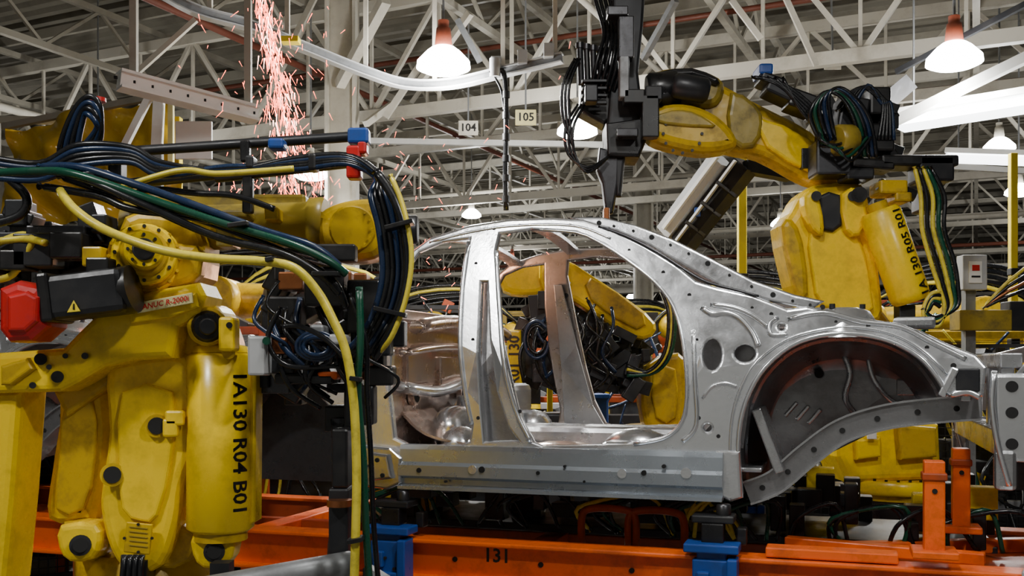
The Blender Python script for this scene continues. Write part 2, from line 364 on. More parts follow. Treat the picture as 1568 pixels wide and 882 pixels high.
    for tt in(0,1):
        vs=[];n=len(prof)
        for s_ in(sa,sb): vs+=[(s_,(W-t if tt else t),z) for t,z in prof]
        m.add(vs,[(i,(i+1)%n,n+(i+1)%n,n+i) for i in range(n)]+[list(range(n)),list(range(n,2*n))],'sill_grey')
    for u,v,r in((650,718,4),(731,717,7),(745,717,5),(957,723,7),(990,722,4),(1054,722,8),(830,722,3),(900,735,2),(870,712,2),(1020,712,3),(690,735,2)):
        s_,z_=C(u,v); m.cyl((s_,-.05,z_),(s_,-.067,z_),px(r,4.3),'silver' if r>5 else 'hole',n=14)
    for L,t0,th in(([(556,680),(605,684),(622,700),(622,738),(600,748),(560,742)],-.06,.07),([(575,690),(605,694),(612,730),(580,734)],-.085,.04)): side([Cl(L)],th,.012,'silver2',t0,False)
    for u,v in((590,702),(598,725),(572,712)): s_,z_=C(u,v); m.cyl((s_,-.08,z_),(s_,-.09,z_),.01,'hole')
    side([Cl([(1096,690),(1134,690),(1138,762),(1118,768),(1094,758)])],.05,.015,'silver',-.02)
    zf=zt-.075; m.box(((sa+sb)/2-.1,W/2,zf),(sb-sa+.5,W-.1,.02),'silver2')
    for k in range(9):
        s_=sa+.1+k*(sb-sa-.2)/8; m.box((s_,W*.25,zf+.015),(.05,.45,.02),'silver'); m.box((s_,W*.75,zf+.015),(.05,.45,.02),'silver')
    m.box(((sa+sb)/2,W/2,zf+.06),(sb-sa+.2,.26,.14),'silver2',bev=.03)
    m.box((.1,W/2,zf+.05),(.12,W-.15,.1),'silver',bev=.02); m.box((-.55,W/2,zf+.05),(.1,W-.15,.1),'silver',bev=.02)
    m.ball((.16,.3,zf+.06),.1,'silver2',(1.6,1,.9)); m.ball((-.2,.35,zf+.02),.12,'copper_lit_silver',(1.8,1,.5))
    m.box((.75,W/2,zf+.12),(.04,W-.15,.28),'silver2',rot=(0,-20,0))
    for k in range(5): m.box((.735,.25+k*.26,zf+.14),(.03,.06,.22),'silver',rot=(0,-20,0))
    def bow(s_,z_,w,hh,mt='silver2',crown=.05):
        L=[]
        for i in range(11):
            t=i/10; a=warp(s_,.03+t*(W-.06),z_); L.append((a[0],a[1],z_+crown*math.sin(math.pi*t)))
        for a,b in zip(L[:-1],L[1:]): m.bar(a,b,w,hh,mt)
    for u,v in((650,356),(762,332),(905,338)): s_,z_=C(u,v); bow(s_,z_-.015,.08,.02,'silver2')
    s_,z_=C(1225,468); bow(s_,z_-.02,.16,.03,'silver2',.03); s_,z_=C(1100,440); bow(s_+.1,z_-.06,.2,.02,'silver2',.0)
    s_,z_=C(1300,500); m.box((s_,W/2,z_-.1),(.5,W*.42,.02),'silver2'); s_,z_=C(1495,560); m.box((s_-.03,W/2,z_-.06),(.04,W-.1,.16),'silver2'); m.box((s_+.0,W/2,z_-.02),(.05,W-.2,.06),'silver2')
    for t in(.18,W-.18):
        s_,z_=C(1290,470); m.lathe((s_,t,z_-.12),(s_,t,z_+.3),[(0,.17),(.06,.14),(.11,.11),(.125,.07)],'silver',20)
        for k in range(3): a=k*2.1; m.cyl((s_+.08*math.cos(a),t+.08*math.sin(a),z_),(s_+.08*math.cos(a),t+.08*math.sin(a),z_+.02),.012,'dark',n=8)
        m.box((s_-.3,t,z_-.01),(.12,.1,.06),'silver',bev=.015); m.box((s_+.28,t+.02,z_-.06),(.16,.08,.05),'silver2',bev=.015)
    av=[C(u,v) for u,v in arch]; ac=C(1300,700)
    for mir in(0,1):
        T=lambda t:(W-t) if mir else t
        ap=[(a.x,a.y) for a in crom([(a,b,0) for a,b in av],3)]; nn=len(ap)
        def skin(t0,t1,sc0,sc1,mt,K=6):
            rows=[]
            for k in range(K+1):
                q=k/K; sc=sc0+(sc1-sc0)*q*q
                rows.append([(ac[0]+(a-ac[0])*sc,T(t0+(t1-t0)*q),ac[1]+(b-ac[1])*sc) for a,b in ap])
            m.add([p for r in rows for p in r],[(k*nn+i,k*nn+i+1,(k+1)*nn+i+1,(k+1)*nn+i) for k in range(K) for i in range(nn-1)],mt,True); return rows
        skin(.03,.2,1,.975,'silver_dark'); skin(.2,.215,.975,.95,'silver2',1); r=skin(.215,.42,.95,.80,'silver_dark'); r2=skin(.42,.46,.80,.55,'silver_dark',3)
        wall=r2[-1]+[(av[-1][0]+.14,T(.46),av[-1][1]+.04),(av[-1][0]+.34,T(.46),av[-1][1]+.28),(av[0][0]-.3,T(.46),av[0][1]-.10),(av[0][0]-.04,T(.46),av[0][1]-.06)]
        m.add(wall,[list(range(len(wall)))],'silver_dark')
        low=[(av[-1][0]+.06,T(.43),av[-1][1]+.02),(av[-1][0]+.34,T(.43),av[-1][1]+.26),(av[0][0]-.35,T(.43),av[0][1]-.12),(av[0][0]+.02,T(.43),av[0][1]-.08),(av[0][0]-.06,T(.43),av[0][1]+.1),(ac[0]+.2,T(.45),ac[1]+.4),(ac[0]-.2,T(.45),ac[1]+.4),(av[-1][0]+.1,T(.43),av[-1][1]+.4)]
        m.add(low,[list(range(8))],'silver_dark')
        # pressed folds and drain slots on the inner wall
        for k in range(3): m.box((ac[0]-.24+k*.05,T(.42),ac[1]+.17-k*.015),(.018,.02,.085),'silver2',rot=(0,40,0))
        m.tube([(ac[0]-.02,T(.42),ac[1]+.42),(ac[0]+.01,T(.41),ac[1]+.33),(ac[0]-.01,T(.42),ac[1]+.22),(ac[0]+.05,T(.43),ac[1]+.13)],.014,'silver2'); m.tube([(ac[0]+.08,T(.42),ac[1]+.42),(ac[0]+.11,T(.41),ac[1]+.3),(ac[0]+.2,T(.42),ac[1]+.2),(ac[0]+.36,T(.43),ac[1]+.17)],.012,'silver2')
        m.box((ac[0]+.26,T(.43),ac[1]+.27),(.12,.02,.07),'silver_dark',bev=.01); m.cyl((ac[0]-.12,T(.43),ac[1]+.33),(ac[0]-.12,T(.42),ac[1]+.33),.02,'hole')
        fr=[C(u,v) for u,v in((1140,760),(1185,742),(1235,700),(1290,662),(1360,640),(1440,630),(1505,625))]
        L=crom([(a,T(.16),b) for a,b in fr],5); sd=(0,1 if not mir else -1,0)
        m.sweep(L,[(-.045,-.045),(.045,-.045),(.045,.045),(-.045,.045)],sd,'silver_dark'); m.sweep(L,[(-.07,-.052),(.06,-.052),(.06,-.044),(-.07,-.044)],sd,'silver2'); m.sweep(L,[(-.06,.044),(-.045,.044),(-.045,.052),(-.06,.052)],sd,'silver2')
        for i in range(3,len(L)-2,4): m.cyl(L[i]+Vector(sd)*-.046,L[i]+Vector(sd)*-.049,.012,'hole',n=10)
    # front structure
    m.box((-.98,W/2,1.5),(.03,W-.1,.62),'copper_lit_silver')
    for t,z,a,b in((.35,1.6,.25,.18),(.8,1.55,.3,.2),(1.2,1.62,.22,.14)): m.box((-.96,t,z),(.03,a,b),'copper_lit_silver',bev=.012)
    for t,z in((.3,1.45),(.95,1.45),(1.3,1.5)): m.cyl((-.96,t,z),(-.93,t,z),.045,'copper_lit_silver'); m.cyl((-.93,t,z),(-.928,t,z),.03,'hole')
    m.tube([(-.93,.1,1.5),(-.9,.5,1.47),(-.9,1.0,1.52),(-.93,1.45,1.48)],.03,'silver'); m.tube([(-.92,.1,1.66),(-.9,.7,1.70),(-.92,1.45,1.66)],.02,'copper_lit_silver')
    for (s_,t,z,r) in ((-.8,.5,1.28,.12),(-.75,.95,1.28,.15),(-.85,1.3,1.4,.12),(-.7,.3,1.22,.09),(-.62,1.25,1.25,.1)): m.ball((s_,t,z),r,'silver',(1.1,1.2,1))
    m.lathe((-.78,.75,1.2),(-.78,.75,1.6),[(0,.2),(.12,.17),(.2,.12),(.24,.1),(.25,.05)],'silver',20); m.box((-.7,1.1,1.4),(.12,.4,.2),'silver',bev=.04)
    m.sweep(crom([(-1.0,1.0,1.45),(-.85,1.0,1.3),(-.6,1.0,1.24),(-.2,1.0,1.22)],5),[(-.2,0),(.2,0),(.2,.012),(-.2,.012)],(0,1,0),'silver'); m.sweep(crom([(-1.0,.4,1.4),(-.85,.4,1.27),(-.6,.4,1.22),(-.3,.4,1.2)],5),[(-.2,0),(.2,0),(.2,.012),(-.2,.012)],(0,1,0),'copper_lit_silver')
    m.tube([(-.85,.1,1.78),(-.83,.5,1.82),(-.83,1.1,1.82),(-.85,W-.1,1.78)],.035,'copper_lit_silver'); m.box((-.99,W/2,1.84),(.14,W-.15,.05),'far_metal')
    a0=[(-1.0,1.80),(-1.3,1.78),(-1.7,1.74),(-2.0,1.66),(-2.16,1.52),(-2.18,1.28),(-1.98,1.26)]
    ar=[(-1.57+.39*math.cos(math.radians(x)),1.14+.40*math.sin(math.radians(x))) for x in range(160,-10,-15)]
    side([a0+ar+[(-1.02,1.06)],[(-2.08,1.38),(-2.02,1.38),(-2.0,1.5),(-2.07,1.5)],[(-2.09,1.55),(-1.99,1.58),(-2.0,1.63),(-2.07,1.6)]],.04,.01,'silver2',.05)
    for t,tw in((.06,.42),(W-.46,W-.42)):
        vs=[];nn=len(ar)
        for q in(0,.4): vs+=[(a,t+q,b) for a,b in ar]
        m.add(vs,[(i,i+1,nn+i+1,nn+i) for i in range(nn-1)],'silver_dark',True)
        m.add([(a,tw,b) for a,b in ar]+[(-1.15,tw,1.0),(-1.95,tw,1.0)],[list(range(nn+2))],'gunmetal')
    for t in(.28,W-.28):
        m.lathe((-1.5,t,1.5),(-1.5,t,2),[(0,.2),(.2,.14),(.3,.12),(.32,.07)],'silver2',20)
    for t in(.5,W-.5): m.bar((-1.0,t+.0,1.2),(-2.15,t,1.3),.09,.12,'silver_dark')
    m.box((-2.12,W/2,1.62),(.08,W-.2,.06),'silver2'); m.box((-2.14,W/2,1.3),(.08,W-.1,.1),'silver2')
    for t in(.15,.5,1.05,1.4): m.box((-2.13,t,1.46),(.05,.06,.32),'silver2')
    for t in(.05,W-.05):
        m.box((-2.13,t,1.40),(.12,.05,.34),'silver',bev=.02); m.box((-2.15,t,1.2),(.08,.06,.16),'silver2',bev=.02)
        for z in(1.3,1.42,1.52): m.cyl((-2.13,t-.03,z),(-2.13,t+.03,z),.022,'hole')
        m.tube([(-2.19,t-.02,1.58),(-2.2,t-.03,1.45),(-2.18,t-.03,1.3),(-2.14,t-.03,1.14)],.012,'silver')
    return m
cm=car(); car1=cm.finish('car_body_shell',MC)
for ds in(3.79,-3.95):
    o=bpy.data.objects.new('car_body_shell',car1.data); scene.collection.objects.link(o); o.matrix_world=MC@Matrix.Translation((ds,0,0))
o=bpy.data.objects.new('car_body_shell',car1.data); scene.collection.objects.link(o); o.matrix_world=MC@Matrix.Translation((-3.6,3.2,.05))
# ---------------- conveyor
m=MB()
def cb(s0,s1,t,z,w,h,mt='orange'): m.box(((s0+s1)/2,t,z),(abs(s1-s0),w,h),mt,bev=.006)
cb(-6,6,-.02,.735,.03,.16); cb(-6,6,-.02,.815,.14,.02); cb(-6,6,-.02,.65,.14,.02)
cb(-6,6,1.5,.66,.03,.17,'orange_dk'); cb(-6,6,1.5,.745,.14,.02,'orange'); cb(-6,6,.8,.70,.06,.07,'orange_dk')
for s_ in(-5,-3.4,-1.9,-.35,1.2,2.2,3.8,5.4): m.box((s_,.74,.69),(.12,1.5,.10),'orange',bev=.006)
for s_ in(-5.5,-2.6,.2,2.9,5.6):
    for t in(0,1.5): m.box((s_,t,.33),(.14,.14,.62),'orange_dk')
for (u,v0,v1,t,w) in((1430,705,850,-.05,.075),(1471,686,812,.45,.07)):
    k=(u-784)/F; xx,yy=X0+t*n_,Y0+t*c_; s_=(k*yy-xx)/(c_+k*n_); Y=yy-s_*n_; z0=CZ+(HV-v0)/F*Y; z1=CZ+(HV-v1)/F*Y
    m.box((s_,t,(z0+z1)/2),(w,w,z0-z1),'orange'); m.box((s_,t,z1+.01),(w*2.2,w*2.2,.03),'orange'); m.box((s_,t,z0-.06),(w*1.2,w*1.2,.03),'orange_dk'); m.cyl((s_,t-w/2-.001,z1+.25),(s_,t-w/2-.004,z1+.25),.01,'hole',n=10)
for s_ in(-.1,.12): m.tube([(s_,.3,.75),(s_,.3,.90),(s_+.05,.3,.94),(s_+.2,.3,.94),(s_+.25,.3,.90),(s_+.25,.3,.75)],.018,'orange_dk')
m.box((1.5,.6,.80),(.9,.06,.06),'orange',rot=(0,0,25)); m.box((1.2,.3,.82),(.8,.06,.05),'orange',rot=(0,0,-12)); m.box((1.85,.3,.845),(.1,1.2,.05),'lightgrey',rot=(0,0,-15)); m.box((1.0,-.02,.85),(.5,.1,.04),'orange'); m.box((1.35,.45,.76),(1.1,.8,.02),'orange_dk')
m.box((1.36,-.1,.655),(.42,.01,.09),'paper',bev=0)
m.text('131',.085,'black',lambda x,y:(C(765,845)[0]+x,-.037,.76+y)); m.text('BODY SHOP 1',.05,'black',lambda x,y:(1.36+x,-.107,.665+y))
for s_ in (-.6,.2,.5,-.2,1.0): m.cyl((s_,-.034,.735),(s_,-.04,.735),.012,'hole',n=10)
m.finish('conveyor_carrier',MC)
def support(s_,t):
    m=MB()
    m.box((s_,t-.1,.69),(.15,.1,.26),'blue'); m.box((s_,t-.1,.865),(.22,.12,.035),'blue'); m.box((s_+.085,t-.13,.72),(.04,.1,.22),'blue'); m.box((s_-.08,t-.14,.66),(.04,.08,.08),'dark'); m.box((s_-.03,t-.16,.74),(.05,.03,.07),'blue'); m.box((s_+.02,t-.16,.66),(.09,.03,.05),'blue'); m.box((s_,t-.08,.83),(.12,.1,.05),'blue')
    m.box((s_,t-.06,.92),(.09,.09,.08),'black'); m.box((s_-.0,t-.04,.975),(.17,.12,.03),'dark'); m.cyl((s_+.04,t-.05,.97),(s_+.04,t-.05,1.035),.03,'gunmetal',bev=.005)
    m.bolts((s_,t-.152,.7),(0,-1,0),.045,.008,4,'gunmetal'); m.box((s_+.11,t-.0,.9),(.04,.06,.07),'black')
    return m.finish('body_support_clamp',MC)
for s_,t in((C(1095,800)[0],-.0),(C(612,800)[0],-.0),(C(1095,800)[0],1.62),(C(612,800)[0],1.62)): support(s_,t)
m=MB()
for i in range(70):
    s_=random.uniform(-1.4,1.7); t=random.uniform(.5,1.4); m.box((s_,t,random.uniform(.84,1.0)),(random.uniform(.05,.18),.1,random.uniform(.06,.2)),random.choice(['black','dark','black','black','dark','gunmetal','yellow','dark','black']))
for i in range(26):
    s_=random.uniform(-1.4,1.5); m.tube([(s_,.5,.80),(s_+random.uniform(-.1,.1),.45,.92),(s_+random.uniform(.1,.3),.48,.98),(s_+random.uniform(.2,.4),.5,.80)],.010,random.choice(['black_cable','black_cable','yellow_cable','green_cable']))
m.box((.1,1.0,.78),(3.2,.7,.04),'dark')
m.finish('underbody_tooling',MC)
# ---------------- left robot
m=MB()
m.pp([(160,565),(200,545),(285,540),(302,600),(300,680),(278,745),(270,800),(244,868),(195,878),(165,842),(150,780),(153,740),(163,660)],3.28,.24,.035,'yellow',sm=3)
m.pp([(185,600),(262,600),(262,700),(240,790),(215,800),(185,780),(180,700)],3.26,.05,.012,'yellow',sm=2)
m.pp([(90,600),(150,575),(166,640),(164,700),(146,790),(130,803),(68,798),(73,720),(84,650)],3.36,.2,.05,'yellow',sm=3)
m.pp([(96,625),(140,610),(145,700),(128,780),(84,780),(90,700)],3.345,.03,.01,'yellow2',sm=2)
for u,v,r in((240,652,13),(172,727,13)): m.cyl(P(u,v,3.243),P(u,v,3.3),px(r,3.25),'hole'); m.cyl(P(u,v,3.248),P(u,v,3.262),px(r+5,3.25),'yellow2')
m.box(P(268,640,3.25),(.06,.03,.05),'yellow',bev=.008); m.box(P(262,655,3.25),(.05,.03,.06),'yellow',bev=.008)
m.box(P(212,824,3.25),(.085,.012,.10),'yellow2',rot=(0,6,0)); m.bolts(P(212,824,3.243),(0,-1,0),.045,.005,4,'dark',.004)
for k in range(5): m.box(P(212,808+k*7,3.242),(.06,.003,.003),'yellow_dirty',rot=(0,6,0),bev=0)
for u,v in((120,835),(325,845)):
    m.pp([(u-30,v-30),(u+25,v-32),(u+32,v-5),(u+20,v+22),(u-15,v+26),(u-32,v+5)],3.27,.12,.02,'yellow',sm=2); m.cyl(P(u+3,v,3.24),P(u+3,v,3.3),px(11,3.25),'hole'); m.cyl(P(u+3,v,3.255),P(u+3,v,3.3),px(16,3.25),'gunmetal')
m.pp([(95,800),(160,800),(170,835),(140,860),(110,850)],3.35,.12,.02,'yellow2',sm=2); m.pp([(240,800),(300,815),(290,860),(240,870)],3.35,.12,.02,'yellow2',sm=2)
m.pp([(185,858),(225,858),(222,900),(190,900)],3.27,.1,.01,'black')
for k in range(4): m.tube([P(190+k*9,850,3.24),P(188+k*9,880,3.22),P(180+k*12,930,3.22)],.01,'black_cable')
db=3.22; R=px(52,db); c0=P(338,812,db+.1); c1=P(338,540,db+.1)
m.lathe(c0,c1,[(0,R-.015),(.012,R),((c1-c0).length-.012,R),((c1-c0).length,R-.02)],'yellow',40)
m.lathe(c1,c1+Vector((0,0,1)),[(0,R*.85),(.02,R*.8),(.03,R*.5)],'yellow',30)
m.cyl(c0+Vector((0,0,-.03)),c0,R*.8,'yellow2'); m.pp([(383,545),(392,547),(390,800),(380,806)],db+.07,.1,.01,'yellow')
def tfl(x,y):
    a=.86+y/R; return (c0.x+(R+.001)*math.sin(a),c0.y-(R+.001)*math.cos(a),(c0.z+c1.z)/2-x)
m.text('1A130 R04 B01',.074,'black',tfl,cuts=3)
m.pp([(255,475),(300,462),(332,470),(345,500),(352,545),(285,562),(258,545)],3.3,.2,.025,'yellow',sm=3)
m.cyl(P(318,500,3.2),P(318,500,3.36),px(30,3.25),'yellow2',bev=.01); m.cyl(P(318,500,3.19),P(318,500,3.3),px(24,3.25),'black',bev=.01); m.cyl(P(318,500,3.17),P(318,500,3.2),px(13,3.25),'dark',bev=.005)
m.box(P(351,512,3.2),(.05,.08,.11),'yellow',bev=.01); m.cyl(P(350,540,3.2),P(350,540,3.3),px(10,3.2),'yellow2')
m.cyl(P(351,498,3.155),P(351,498,3.16),.01,'hole')
m.pp([(-60,545),(0,540),(95,533),(122,505),(150,478),(190,456),(250,441),(303,432),(313,452),(306,480),(272,500),(262,548),(200,552),(160,562),(120,586),(92,600),(-60,604)],3.18,.22,.022,'yellow')
m.pp([(195,470),(300,448),(304,470),(262,486),(200,495)],3.165,.03,.006,'yellow')
m.pp([(208,464),(294,448),(295,464),(210,480)],3.150,.01,.002,'sign')
q0=P(251,464,3.147); m.text('FANUC R-2000i',.024,'red',lambda x,y:(q0.x+x*.97,q0.y,q0.z+y+x*.19))
for u,v,r in((62,550,9),(88,577,9),(75,562,4),(100,545,4),(50,590,5),(130,545,5)): m.cyl(P(u,v,3.165),P(u,v,3.2),px(r,3.2),'black' if r>5 else 'gunmetal')
m.pp([(0,560),(40,548),(50,565),(15,590),(0,590)],3.15,.04,.01,'yellow2')
m.pp([(-60,600),(32,598),(26,680),(20,760),(6,900),(-60,900)],3.22,.2,.03,'yellow')
m.pp([(80,600),(160,562),(260,548),(262,580),(170,590),(100,640)],3.32,.18,.02,'yellow2')
ax=Vector((.35,-1,.1)).normalized(); g=P(222,400,3.28)
for h0,h1,r,mt in((-.05,.06,.115,'yellow'),(.06,.075,.105,'yellow2'),(.075,.13,.098,'yellow'),(.13,.15,.075,'yellow2'),(.15,.19,.06,'yellow'),(.19,.2,.035,'gunmetal')):
    m.cyl(g+ax*h0,g+ax*h1,r,mt,n=32,bev=.006)
m.bolts(g+ax*.06,ax,.108,.006,16,'yellow2',.012); m.bolts(g+ax*.13,ax,.087,.006,12,'gunmetal',.008); m.bolts(g+ax*.19,ax,.047,.005,8,'dark',.008)
m.pp([(188,330),(240,322),(300,340),(310,400),(290,440),(190,452),(170,400)],3.3,.22,.03,'yellow2',sm=2)
m.pp([(235,380),(300,375),(305,420),(270,438),(235,432)],3.25,.08,.02,'yellow2',sm=2)
# motor
m.box(P(140,452,3.08),(.25,.15,.135),'dark',rot=(0,-7,0),bev=.02); m.box(P(85,458,3.08),(.04,.165,.15),'black',rot=(0,-7,0),bev=.01)
m.cyl(P(190,445,3.08),P(205,442,3.08),.075,'black'); m.pp([(-5,440),(25,428),(62,436),(74,456),(70,500),(45,522),(10,524),(-5,505)],3.0,.17,.03,'red')
m.pp([(10,452),(40,445),(58,455),(56,492),(38,508),(10,508)],2.985,.03,.012,'red')
m.box(P(155,408,3.08),(.07,.07,.05),'black')
m.plate([[(-.02,-.015),(.02,-.015),(0,.02)]],.004,.001,'warn',lambda x,y,z:tuple(P(113,470,2.995)+Vector((x,z,y+x*.1))))
m.plate([[(-.003,-.008),(.003,-.008),(.002,.01),(-.002,.01)]],.003,.001,'black',lambda x,y,z:tuple(P(113,470,2.992)+Vector((x,z,y))))
# forearm
a=P(200,350,3.45); b=P(500,343,3.42); Lf=(b-a).length
m.lathe(a,b,[(0,.10),(.03,.105),(.10,.10),(.14,.082),(Lf*.5,.08),(Lf-.06,.078),(Lf-.05,.092),(Lf-.01,.092),(Lf,.085)],'yellow_dirty',32)
m.box((a+b)/2+Vector((0,0,.08)),(Lf*.8,.08,.05),'yellow_dirty',bev=.01); m.bolts(a+Vector((.1,-.1,0)),(0,-1,0),.05,.006,8,'gunmetal')
m.pp([(484,330),(505,312),(540,303),(572,303),(588,318),(593,350),(588,378),(572,394),(530,399),(500,390),(486,370)],3.32,.2,.045,'yellow2',sm=3)
m.cyl(P(540,350,3.3),P(540,350,3.33),px(36,3.3),'yellow2',bev=.006); m.bolts(P(540,350,3.3),(0,-1,0),px(30,3.3),.004,14,'yellow2',.005)
m.box(P(610,352,3.42),(.06,.1,.12),'dark'); m.cyl(P(594,352,3.42),P(640,352,3.42),.05,'gunmetal',bev=.006)
for u,v,w,h,mt,dd in((60,385,60,50,'dark',3.3),(110,378,50,40,'black',3.25),(150,395,30,30,'yellow2',3.2),(30,400,40,30,'black',3.3),(95,355,90,14,'gunmetal',3.3),(160,345,24,28,'dark',3.3),(20,350,50,40,'gunmetal',3.5),(315,345,30,22,'yellow2',3.28),(290,322,60,12,'dark',3.35),(365,330,40,10,'yellow_dirty',3.3),(350,365,26,30,'yellow_dirty',3.25),(420,330,20,20,'yellow2',3.32)):
    m.box(P(u,v,dd),(px(w,dd),.1,px(h,dd)),mt,bev=.006)
for i in range(40):
    u=random.uniform(-10,175);v=random.uniform(325,425);dd=random.uniform(3.35,3.7); m.box(P(u,v,dd),(random.uniform(.03,.12),.1,random.uniform(.03,.12)),random.choice(['black','dark','black','gunmetal','dark','yellow_dirty']),rot=(0,random.choice([0,0,20,-20]),0))
m.tube([P(-20,430,3.3),P(20,420,3.3),P(50,370,3.25),P(30,360,3.3),P(-20,380,3.3)],.012,'yellow_cable'); m.tube([P(-10,370,3.25),P(40,366,3.25),P(70,372,3.2)],.012,'yellow_cable')
m.box(P(516,388,3.1),(px(60,3.1),.06,px(26,3.1)),'black')
m.cyl(P(150,235,3.3),P(560,208,3.2),px(8,3.2),'dark',n=14); m.cyl(P(170,284,3.25),P(545,245,3.2),px(8,3.2),'black',n=14); m.cyl(P(330,268,3.2),P(540,245,3.2),px(12,3.2),'gunmetal',n=14)
m.box(P(380,292,3.2),(px(16,3.2),.03,px(70,3.2)),'black'); m.box(P(376,232,3.2),(.03,.03,.07),'black')
for u,v,w,h,mt in((550,210,32,24,'blue'),(425,222,24,16,'blue'),(543,250,22,50,'red'),(556,228,14,20,'red'),(480,250,14,26,'black'),(180,262,20,40,'black'),(385,250,12,20,'dark')): m.box(P(u,v,3.12),(px(w,3.12),.06,px(h,3.12)),mt,bev=.008)
m.cyl(P(150,150,3.16),P(150,156,3.16),px(12,3.1),'red')
def cab(L,r,mt,sub=6): m.tube([P(u,v,dd) for u,v,dd in L],px(r,3.1),mt,n=10,sub=sub)
for k,mt in enumerate(['black_cable','blue_cable','black_cable','blue_cable']):
    o=k*9; cab([(95+o,262,3.2),(92+o,225,3.15),(112+o*.6,172+o*.3,3.12),(135,148+o,3.1),(152-o*.2,160+o,3.1),(155-o*.3,200,3.12),(150-o,230,3.15)],4.5,mt)
for k,mt in enumerate(['black_cable','blue_cable','black_cable','black_cable','blue_cable']):
    o=k*8; cab([(-30,238+o,3.1),(60,250+o*.8,3.08),(120,222+o,3.05),(200,226+o*.7,3.05),(250,250+o*.6,3.05),(350,262-o*.2,3.1),(450,243+o*.5,3.1),(530,238+o*.4,3.1),(575,262+o*.3,3.05),(600-o,300,3.0),(612-o,350,3.0),(618-o,420,3.0),(604-o,480,3.0),(580-o,520,3.0),(560-o*1.2,545,3.05)],5,mt)
cab([(575,262,2.98),(606,310,2.96),(624,380,2.95),(620,450,2.95),(600,505,2.96),(572,548,3.0)],7,'black_cable'); cab([(598,268,2.97),(618,320,2.95),(630,390,2.94),(622,455,2.94),(600,515,2.95),(575,545,3.0)],4,'yellow_cable')
cab([(-30,266,3.05),(60,262,3.0),(120,268,2.95),(250,312,2.93),(350,345,2.93),(440,372,2.93),(500,398,2.95),(530,420,2.98)],6,'green_cable')
cab([(60,256,3.02),(120,256,2.97),(200,280,2.94),(300,315,2.94),(400,352,2.94),(480,378,2.95),(520,408,2.98)],6,'blue_cable')
cab([(80,262,3.02),(140,278,2.95),(230,318,2.93),(330,362,2.93),(430,388,2.93),(490,420,2.95),(520,450,2.98)],6,'black_cable')
cab([(60,285,3.05),(150,300,2.98),(200,320,2.95),(280,330,2.96),(380,350,2.96),(470,372,2.96)],6,'black_cable')
cab([(90,270,3.04),(180,300,2.99),(260,322,2.97),(360,356,2.97),(450,392,2.97),(510,430,2.98),(530,470,3.0)],5,'black_cable')
cab([(92,292,2.98),(112,318,2.93),(150,346,2.9),(200,368,2.9),(260,386,2.88),(330,396,2.88),(400,400,2.88),(450,410,2.88),(485,445,2.9),(510,490,2.9),(530,540,2.9),(542,620,2.9),(546,720,2.9),(545,800,2.9),(542,900,2.9)],6.5,'yellow_cable')
cab([(550,440,2.95),(552,520,2.93),(548,600,2.93),(556,700,2.93),(560,800,2.93),(566,900,2.93)],5.5,'green_cable'); cab([(160,296,3.0),(270,262,2.98),(330,266,2.98),(400,262,2.98),(450,258,3.0)],4.5,'yellow_cable')
cab([(535,450,2.97),(560,520,2.96),(562,600,2.96),(568,700,2.96),(572,800,2.96),(580,900,2.96)],4,'black_cable')
cab([(200,298,3.2),(240,290,3.1),(300,296,3.1),(360,300,3.1),(420,320,3.1)],5,'black_cable'); cab([(0,262,3.1),(40,300,3.1),(30,330,3.1),(-20,345,3.1)],7,'black_cable')
for u,v,dd,w in((545,580,2.9,16),(545,826,2.9,24),(500,420,2.95,40),(612,345,2.95,44),(598,478,2.95,50),(150,268,2.98,40),(260,262,3.05,22),(415,398,2.88,12),(367,345,2.93,30)): m.box(P(u,v,dd),(px(w,dd),.06,px(7,dd)),'black',rot=(0,random.uniform(-15,15),0),bev=.002)
# weld gun head at the wrist
for u,v,w,h,mt,dd in((398,545,26,60,'lightgrey',3.1),(428,530,36,26,'copper',3.2),(440,480,50,50,'black',3.3),(500,440,60,60,'black',3.15),(560,470,50,80,'black',3.2),(570,520,60,50,'dark',3.25),(425,560,60,24,'dark',3.2),(470,580,90,16,'black',3.2),(520,520,24,16,'lightgrey',3.05),(524,700,24,90,'black',3.2),(522,800,30,110,'dark',3.2),(585,575,40,30,'black',3.3),(540,600,20,120,'black',3.3),(505,575,30,12,'orange',3.2),(590,450,30,50,'gunmetal',3.3),(490,510,20,24,'grey',3.1),(560,620,30,60,'dark',3.3),(520,640,40,40,'black',3.4)):
    m.box(P(u,v,dd),(px(w,dd),.1,px(h,dd)),mt,bev=.008)
for i in range(60):
    u=random.uniform(400,600);v=random.uniform(420,600);dd=random.uniform(3.3,3.7); m.box(P(u,v,dd),(random.uniform(.03,.12),.1,random.uniform(.03,.12)),random.choice(['black','dark','black','gunmetal','dark','silver_dark','copper','black']),rot=(0,random.choice([0,0,30,-30,10]),0))
for i in range(14):
    u=random.uniform(400,560);v=random.uniform(430,520); cab([(u,v,3.2),(u+random.uniform(-30,30),v+40,3.15),(u+random.uniform(-10,60),v+80,3.15),(u+random.uniform(0,70),v+110,3.2)],random.uniform(2.5,5),random.choice(['black_cable','black_cable','blue_cable']))
for r in(18,23,28):
    cab([(485+r*1.1*math.cos(t*.7),530+r*.75*math.sin(t*.7),3.0+r*.002) for t in range(9)],3.5,'blue_cable')
cab([(430,500,3.0),(460,500,3.0),(500,520,3.0),(540,560,3.0)],4,'black_cable'); cab([(430,470,3.1),(410,520,3.1),(440,560,3.1),(520,560,3.1)],4,'black_cable')
m.cyl(P(408,522,3.04),P(408,522,3.1),px(6,3.1),'green_cable'); m.tube([P(520,640,3.3),P(525,760,3.3),P(515,850,3.2),P(530,900,3.2)],.03,'dark'); m.cyl(P(520,765,3.13),P(520,775,3.13),.04,'copper')
